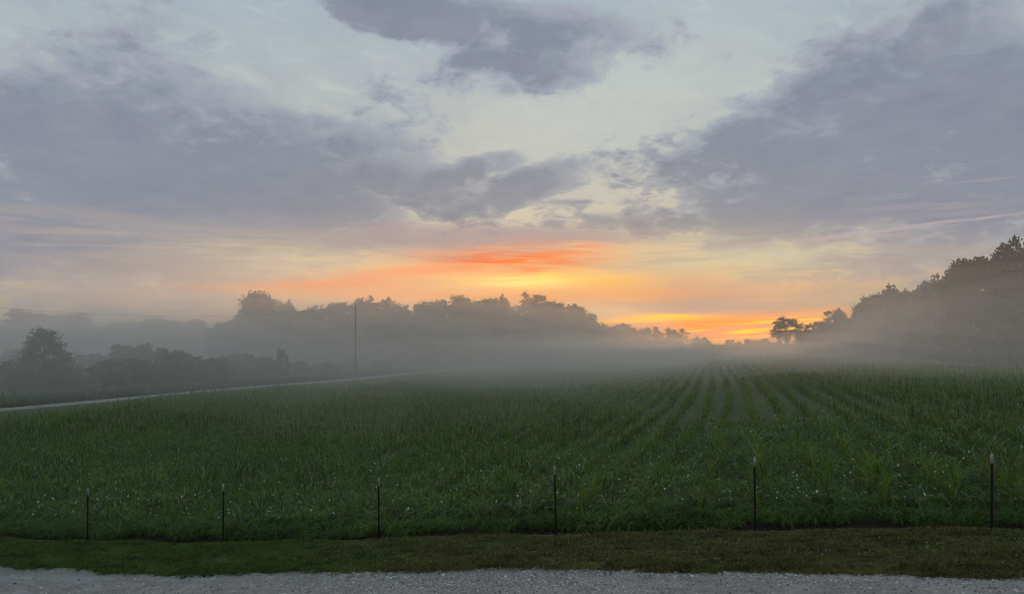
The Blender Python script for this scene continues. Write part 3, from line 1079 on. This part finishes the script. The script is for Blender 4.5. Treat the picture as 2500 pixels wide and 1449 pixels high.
def make_tree(kind, seed):
    """canonical tree 10 m tall, base at the origin -> (trunk, limbs, crown) meshes"""
    r = np.random.default_rng(seed)
    lobes = []
    trunk_top = 7.0
    if kind == 'wood':             # wood-edge tree, foliage nearly to the ground
        for i in range(26):
            f = (i + 0.5) / 26
            z = 0.7 + 8.3 * f
            R = 3.3 * math.sqrt(max(0.04, 1 - ((z - 3.6) / (6.0 if z > 3.6 else 4.5)) ** 2))
            a = i * 2.4 + r.uniform(-0.4, 0.4)
            rr = R * r.uniform(0.55, 1.0)
            lobes.append(((rr * math.cos(a), rr * math.sin(a), z + r.uniform(-0.4, 0.4)), r.uniform(0.9, 1.45)))
        for k in range(4):
            lobes.append((tuple(np.clip(r.normal(0, 0.7, 2), -1.1, 1.1)) + (r.uniform(8.3, 9.1),), r.uniform(0.5, 0.85)))
        v, q = crown_from_lobes(lobes, r, 11, 26, 0.21)
    elif kind == 'open':           # spreading tree with gaps and a clear trunk
        for i in range(15):
            f = (i + 0.5) / 15
            z = 3.6 + 5.4 * f
            R = 3.4 * math.sin(math.pi * (0.22 + 0.66 * f))
            a = i * 2.4 + r.uniform(-0.5, 0.5)
            rr = R * r.uniform(0.5, 1.0)
            lobes.append(((rr * math.cos(a), rr * math.sin(a), z), r.uniform(0.75, 1.25)))
        v, q = crown_from_lobes(lobes, r, 12, 25, 0.19)
    elif kind == 'tufted':         # taller than its neighbours, ragged upright tufts
        for i in range(13):
            f = (i + 0.5) / 13
            z = 2.0 + 6.6 * f
            R = 2.5 * math.sin(math.pi * (0.2 + 0.68 * f))
            a = i * 2.4 + r.uniform(-0.5, 0.5)
            rr = R * r.uniform(0.5, 1.0)
            lobes.append(((rr * math.cos(a), rr * math.sin(a), z), r.uniform(0.8, 1.2)))
        for k in range(6):
            lobes.append((tuple(np.clip(r.normal(0, 0.8, 2), -1.2, 1.2)) + (r.uniform(8.2, 9.4),), r.uniform(0.35, 0.6)))
        v, q = crown_from_lobes(lobes, r, 12, 26, 0.18)
        trunk_top = 8.4
    elif kind == 'cedar':          # dense cone from the ground up
        for i in range(34):
            f = (i + 0.5) / 34
            z = 0.5 + 8.9 * f
            R = 2.9 * (1 - f) ** 0.42 + 0.1
            a = i * 2.4
            rr = R * r.uniform(0.55, 0.95)
            lobes.append(((rr * math.cos(a), rr * math.sin(a), z), 0.45 + 0.65 * (1 - f)))
        v, q = crown_from_lobes(lobes, r, 34, 24, 0.14)
        trunk_top = 9.0
    elif kind == 'pine':           # level branches, open
        for i in range(16):
            f = (i + 0.5) / 16
            z = 3.0 + 6.6 * f
            R = 3.0 * (1 - f) ** 0.6 * r.uniform(0.6, 1.1) + 0.3
            a = i * 2.4
            for s_ in (0.55, 1.0):
                lobes.append(((R * s_ * math.cos(a), R * s_ * math.sin(a), z + 0.25 * s_), 0.55))
        v, q = crown_from_lobes(lobes, r, 14, 13, 0.16, 0.45)
        trunk_top = 9.4
    else:                          # bush: a mound from the ground, 10 m canonical
        for i in range(26):
            f = (i + 0.5) / 26
            z = 1.0 + 7.6 * f
            R = 6.2 * math.sqrt(max(0.0, 1 - (z / 10.0) ** 2)) * r.uniform(0.5, 1.0)
            a = i * 2.4 + r.uniform(-0.6, 0.6)
            lobes.append(((R * math.cos(a), R * math.sin(a), z), r.uniform(1.3, 2.2)))
        v, q = crown_from_lobes(lobes, r, 8, 24, 0.27)
        trunk_top = 6.0
    crown = mesh_np('crown', v, q)
    g = Geo()
    tr = 0.26 if kind != 'bush' else 0.3
    bend = r.normal(0, 0.15, 2)
    zs_ = np.linspace(-0.4, trunk_top, 6)
    path = np.stack([bend[0] * np.sin(zs_ * 0.5), bend[1] * np.sin(zs_ * 0.4), zs_], 1)
    g.tube(path, np.linspace(tr, 0.06, 6), 7)
    trunk = g.mesh('trunk', True)
    g = Geo()
    for (c, rad) in lobes[::1 if kind in ('open', 'pine') else 2]:
        c = np.asarray(c)
        z0 = max(0.3, min(trunk_top - 0.2, c[2] - 0.25 * np.hypot(c[0], c[1]) - 0.6))
        f = (z0 + 0.4) / (trunk_top + 0.4)
        p0 = np.array([np.interp(z0, zs_, path[:, 0]), np.interp(z0, zs_, path[:, 1]), z0])
        pm = (p0 + c) / 2 + np.array([0, 0, -0.15]) + r.normal(0, 0.12, 3)
        g.tube([p0, pm, c], [0.10 * (1 - 0.5 * f), 0.06, 0.02], 4, False)
    limbs = g.mesh('limbs')
    for me in (trunk, limbs): me.materials.append(m_bark)
    return trunk, limbs, crown


KINDS = {}
for kind, cnt in (('wood', 6), ('open', 3), ('tufted', 4), ('cedar', 2), ('pine', 1), ('bush', 5)):
    KINDS[kind] = [make_tree(kind, 900 + 31 * i + len(kind) * 7) for i in range(cnt)]
    for tr_, lb_, cr_ in KINDS[kind]:
        cr_.materials.append(m_leafC if kind == 'cedar' else m_leafB if kind == 'bush' else m_leafA)
TOPZ = {k: [float(np.array([v.co.z for v in m[2].vertices]).max()) for m in ms] for k, ms in KINDS.items()}
RADX = {'wood': 3.7, 'open': 4.0, 'tufted': 3.0, 'cedar': 3.0, 'pine': 3.2, 'bush': 7.0}
_count = {}


def plant(name, kind, px, top, d, half_px, label, cat, group=None):
    if cat in ('bush', 'sapling') and px < 1200 or kind == 'cedar':
        # keep clear of the lane and its weedy edge
        while uv(px, d)[0] > -63.0 - half_px * d / F_PX * 0.9:
            d += 1.0
    u0, v0 = uv(px, d)
    z0 = float(height(u0, v0))
    i = _count.get(kind, 0); _count[kind] = i + 1
    ms = KINDS[kind][i % len(KINDS[kind])]
    h = zpx(top, d) - z0
    sz = h / TOPZ[kind][i % len(ms and KINDS[kind])]
    sx = half_px * (1.6 if kind == 'wood' else 1.35 if kind == 'bush' else 1.25) * d / F_PX / RADX[kind]
    sx = min(max(sx, sz * 0.55), sz * (1.2 if kind == 'tufted' else 1.7))
    t = empty(name, (u0, v0, z0))
    t.scale = (sx, sx, sz)
    t.rotation_euler = (0, 0, RNG.uniform(0, 6.28))
    tag(t, label, cat, group)
    link('trunk', ms[0], None, t); link('limbs', ms[1], None, t); link('crown', ms[2], None, t)
    return t


# --- low far tree line behind the scrub
L_ = 'grey hazy tree in the low tree line behind the scrub across the lane'
G_ = 'low tree line behind the scrub'
for px, top, hw, d in [(-40, 785, 60, 200), (15, 790, 45, 190), (85, 748, 60, 185), (150, 765, 45, 195), (250, 793, 40, 205), (295, 780, 34, 200), (338, 786, 26, 196),
                       (375, 782, 30, 190), (412, 768, 45, 188), (455, 775, 34, 192), (508, 796, 28, 196), (215, 792, 40, 188)]:
    plant('woodland_tree', 'wood', px, top, d, hw, L_, 'tree', G_)
plant('woodland_tree', 'tufted', 198, 755, 180, 36, 'ragged upright tree beside a rounder one in the low hazy tree line', 'tree')
plant('woodland_tree', 'tufted', 488, 779, 185, 22, 'small pointed tree at the end of the low hazy tree line', 'tree')

# --- the dense wood across the lane
L_ = 'full-grown leafy tree whose crown makes the skyline of the wood behind the utility pole'
G_ = 'dense wood across the lane'
W1 = [(632, 716, 44, 173), (548, 780, 34, 172), (590, 762, 34, 170), (715, 740, 36, 176), (755, 748, 32, 178), (800, 737, 34, 178), (845, 735, 34, 182), (905, 728, 36, 184),
      (955, 732, 32, 186), (1000, 743, 36, 190), (1045, 732, 36, 194), (1090, 727, 36, 198), (1135, 724, 36, 204), (1180, 724, 34, 208), (1225, 730, 34, 214),
      (1262, 744, 30, 218), (1345, 730, 36, 240), (1378, 738, 32, 252), (1405, 747, 28, 262), (1430, 762, 24, 272), (1450, 782, 20, 280)]
for px, top, hw, d in W1:
    plant('woodland_tree', 'wood', px, top, d, hw, L_, 'tree', G_)
L_ = 'shorter leafy tree in the front rank of the wood behind the utility pole'
G_ = 'front rank of the wood across the lane'
for px, top, hw, d in [(570, 800, 40, 160), (650, 775, 50, 164), (740, 790, 50, 166), (830, 785, 50, 168), (920, 785, 50, 172), (1010, 790, 50, 178), (1100, 785, 48, 186),
                       (1190, 785, 46, 196), (1270, 780, 44, 208), (1340, 785, 40, 226), (1395, 795, 34, 246), (1435, 805, 28, 262)]:
    plant('woodland_tree', 'wood', px, top, d, hw, L_, 'tree', G_)
for px, top, hw, d, lab in [
    (640, 706, 34, 170, 'tall tufted tree rising above the wood where its edge drops to the low tree line'),
    (698, 724, 20, 174, 'slim ragged treetop just beside the tallest tufted tree of the wood'),
    (890, 714, 20, 182, 'narrow twin-tipped treetop rising just behind the utility pole'),
    (945, 722, 22, 184, 'ragged treetop with open gaps close to the pole in the dense wood'),
    (1130, 716, 30, 200, 'spiky treetop on the highest stretch of the dense wood'),
    (1222, 712, 26, 210, 'spiky treetop beside the dip before the broad proud tree'),
    (1300, 706, 36, 226, 'broad proud treetop standing above the wood against the yellow glow')]:
    plant('woodland_tree', 'tufted', px, top, d, hw, lab, 'tree')

# --- trees receding at the end of the field
L_ = 'small far tree in the row tailing off beyond the dense wood'
G_ = 'far trees tailing off from the wood'
for px, top, hw, d, kind in [(1470, 790, 20, 285, 'wood'), (1495, 793, 22, 290, 'wood'), (1522, 786, 24, 292, 'tufted'), (1548, 797, 14, 296, 'tufted'),
                             (1585, 794, 32, 298, 'open'), (1635, 797, 24, 302, 'open')]:
    plant('far_tree', kind, px, top, d, hw, L_, 'tree', G_)
plant('far_tree', 'pine', 1663, 800, 304, 26, 'far pine with level open branches at the end of the tree row', 'tree')
for px, top, hw in [(1500, 822, 30), (1560, 825, 34), (1615, 828, 32), (1660, 835, 26)]:
    plant('far_tree', 'wood', px, top, 294, hw, L_, 'tree', G_)
plant('far_tree', 'bush', 1711, 819, 310, 22, 'small dome-shaped tree standing alone in the skyline gap', 'tree')
L_ = 'low far bush on the skyline at the end of the field'
G_ = 'low bushes at the end of the field'
for px, top, hw, d in [(1690, 840, 20, 318), (1740, 838, 26, 320), (1765, 839, 20, 322), (1782, 827, 11, 312), (1803, 831, 12, 314), (1826, 825, 12, 310), (1848, 829, 12, 309), (1868, 825, 11, 308),
                       (1890, 833, 22, 300), (1930, 835, 24, 296), (1960, 826, 22, 290)]:
    plant('far_bush', 'bush', px, top, d, hw, L_, 'bush', G_)
plant('lone_tree', 'open', 1921, 769, 262, 38, 'round tree with sky showing through its crown in front of the golden streak', 'tree')

# --- the wood along the other side of the field
SKY_ = ('dark full-grown tree on the skyline of the wood bordering the crop away from the lane', 'skyline of the wood bordering the crop')
LOW_ = ('shorter dark tree filling the front of the wood bordering the crop away from the lane', 'front of the wood bordering the crop')
for px, top, hw, d, (L_, G_) in [
        (1975, 800, 22, 232, SKY_), (2000, 782, 24, 216, SKY_), (2075, 775, 26, 180, SKY_), (2108, 738, 26, 168, SKY_), (2140, 712, 32, 158, SKY_),
        (2180, 690, 40, 146, SKY_), (2235, 682, 36, 134, SKY_), (2280, 682, 34, 126, SKY_), (2325, 655, 42, 116, SKY_), (2375, 622, 46, 106, SKY_),
        (2425, 616, 44, 100, SKY_), (2540, 590, 70, 90, SKY_), (2620, 570, 70, 84, SKY_),
        (2030, 800, 30, 196, LOW_), (2090, 790, 34, 172, LOW_), (2150, 765, 40, 150, LOW_), (2220, 745, 46, 132, LOW_), (2300, 725, 50, 116, LOW_),
        (2390, 705, 56, 100, LOW_), (2480, 690, 60, 90, LOW_), (2050, 822, 30, 190, LOW_), (2580, 690, 70, 82, LOW_), (2340, 790, 60, 104, LOW_),
        (2440, 780, 66, 92, LOW_), (2540, 780, 70, 82, LOW_), (2180, 800, 50, 138, LOW_), (2260, 795, 54, 118, LOW_)]:
    plant('woodland_tree', 'wood', px, top, d, hw, L_, 'tree', G_)
plant('woodland_tree', 'tufted', 2038, 748, 198, 30, 'upright round-headed tree just past the golden streak at the wood end', 'tree')
plant('woodland_tree', 'open', 2470, 576, 96, 46, 'tallest tree of the wood by the crop with bright gaps under its crown', 'tree')

# --- scrub across the lane
TALL_ = ('taller rounded bush standing up out of the scrub across the lane', 'taller bushes in the scrub')
LOWB_ = ('low spreading bush close behind the weedy far edge of the lane', 'low bushes in the scrub by the lane')
FARB_ = ('hazy low bush at the foot of the dense wood across the lane', 'bushes at the foot of the wood')
for px, top, hw, d, (L_, G_) in [
        (30, 850, 60, 112, TALL_), (215, 862, 60, 108, TALL_), (335, 836, 62, 104, TALL_), (430, 848, 46, 100, TALL_), (500, 868, 56, 100, TALL_), (575, 862, 52, 112, TALL_),
        (640, 868, 50, 112, TALL_), (300, 872, 70, 92, LOWB_), (420, 876, 74, 88, LOWB_), (560, 885, 60, 98, LOWB_), (150, 890, 70, 92, LOWB_), (-20, 880, 70, 86, LOWB_),
        (660, 890, 60, 106, LOWB_), (395, 905, 70, 82, LOWB_), (470, 908, 50, 84, LOWB_), (720, 880, 46, 122, LOWB_), (790, 884, 44, 128, LOWB_),
        (850, 880, 44, 142, FARB_), (930, 876, 44, 152, FARB_), (1010, 873, 44, 160, FARB_), (1090, 872, 40, 176, FARB_)]:
    plant('bush', 'bush', px, top, d, hw, L_, 'bush', G_)
plant('cedar_tree', 'cedar', 107, 796, 88, 58, 'tall dense round-topped evergreen standing among the scrub across the lane', 'tree')
plant('sapling', 'tufted', 688, 848, 114, 16, 'slim pointed sapling poking up among the scrub bushes', 'sapling')

# rough meadow across the lane
n = 26000
pu = RNG.uniform(-135, ROAD0 - 1.0, n); pv = RNG.uniform(20, 260, n)
keep = in_view(pu, pv, 3)
pu, pv = pu[keep], pv[keep]
m_meadow = leaf_mat('meadow_weed', (0.060, 0.088, 0.026), (0.105, 0.125, 0.042), (0.150, 0.160, 0.070), 0.6, 0.3, 0.25, 0.08, 0.6)
hedge = np.exp(-((pu + 63.5) / 2.2) ** 2)
o = scatter('meadow_weeds', np.stack([pu, pv, height(pu, pv)], 1), RNG.uniform(0, 6.28, len(pu)), RNG.uniform(0.6, 1.2, len(pu)) * (1 + 0.35 * hedge),
            RNG.integers(0, 5, len(pu)), [tuft(700 + i, 34, 0.5, 1.3, 0.035, 0.35, (0.7, 1.5), (0.3, 1.8), 3) for i in range(5)], m_meadow)
tag(o, 'rank tall weeds covering the scrubland across the lane', 'weeds', kind='stuff')
n = 9000
pu = RNG.uniform(-64.5, ROAD0 - 0.6, n); pv = RNG.uniform(20, 300, n)
keep = in_view(pu, pv, 3); pu, pv = pu[keep], pv[keep]
o = scatter('lane_side_weeds', np.stack([pu, pv, height(pu, pv)], 1), RNG.uniform(0, 6.28, len(pu)), RNG.uniform(0.7, 1.25, len(pu)),
            RNG.integers(0, 4, len(pu)), [tuft(740 + i, 30, 0.5, 1.2, 0.03, 0.25, (0.8, 1.5), (0.3, 1.6), 3) for i in range(4)], m_leafB)
tag(o, 'dark strip of tall weeds along the far edge of the lane', 'weeds', kind='stuff')

# ================================================================ morning mist
def volume_mat(name, density, color, aniso):
    m = bpy.data.materials.new(name)
    m.use_nodes = True
    nt_ = m.node_tree
    nt_.nodes.clear()
    out = nt_.nodes.new('ShaderNodeOutputMaterial')
    pv_ = nt_.nodes.new('ShaderNodeVolumePrincipled')
    pv_.inputs['Color'].default_value = (*color, 1)
    pv_.inputs['Density'].default_value = density
    pv_.inputs['Anisotropy'].default_value = aniso
    nt_.links.new(pv_.outputs[0], out.inputs['Volume'])
    return m


HAZE = 0.0005
g = Geo(); g.box((U_MIN - 5, VV_MIN - 5, -4.5), (U_MAX + 5, VV_MAX + 5, 27.0))
haze = link('haze', g.mesh('haze'), volume_mat('haze', HAZE, (0.985, 0.99, 0.975), 0.35))
tag(haze, 'pale mist hanging over the fields and woods', 'mist', kind='stuff')


def mist_bank(cu, cv, cz, ru, rv, rz, density, label, turn=0.0, seed=0, aniso=0.6):
    """a low drifting bank of mist: nested, gently lumpy closed lenses, each of even density"""
    r = np.random.default_rng(seed)
    root = empty('mist_bank', (cu, cv, cz))
    root.rotation_euler = (0, 0, turn)
    tag(root, label, 'mist', 'low banks of mist', 'stuff')
    mat = volume_mat('mist', density / 5, (0.99, 0.99, 0.965), aniso)
    for f in (1.26, 1.08, 0.90, 0.70, 0.48):
        bm = bmesh.new()
        bmesh.ops.create_icosphere(bm, subdivisions=4, radius=1)
        ph = r.uniform(0, 6.28, 6)
        for vv in bm.verts:
            x, y, z = vv.co
            k = 1 + 0.10 * math.sin(2.2 * x + ph[0]) * math.sin(2.0 * y + ph[1]) + 0.08 * math.sin(4.3 * x + ph[2] + 2.1 * y)
            vv.co = (x * ru * k * f, y * rv * k * f, z * rz * k * f)
        me = bpy.data.meshes.new('mist_layer')
        bm.to_mesh(me); bm.free()
        o = link('mist_layer', me, mat, root)
        o['kind'] = 'stuff'
    return root


mist_bank(-106, 166, 3.0, 84, 104, 13.0, 0.0185, 'bank of mist lying over the scrub and the wood across the lane', 0.08, 1, 0.62)
mist_bank(29, 112, 3.5, 21, 66, 9.0, 0.0190, 'low bank of mist drifting in front of the wood by the crop', 0.0, 2, 0.3)
mist_bank(-4, 170, 1.5, 54, 106, 4.3, 0.0095, 'thin mist over the middle and far parts of the crop field', 0.0, 3, 0.62)
mist_bank(-8, 288, 2.5, 80, 48, 7.0, 0.0045, 'mist around the small far trees at the end of the field', 0.0, 4, 0.65)
mist_bank(-78, 78, 1.5, 30, 40, 7.0, 0.0200, 'thin mist around the evergreen and bushes across the lane', 0.0, 5)
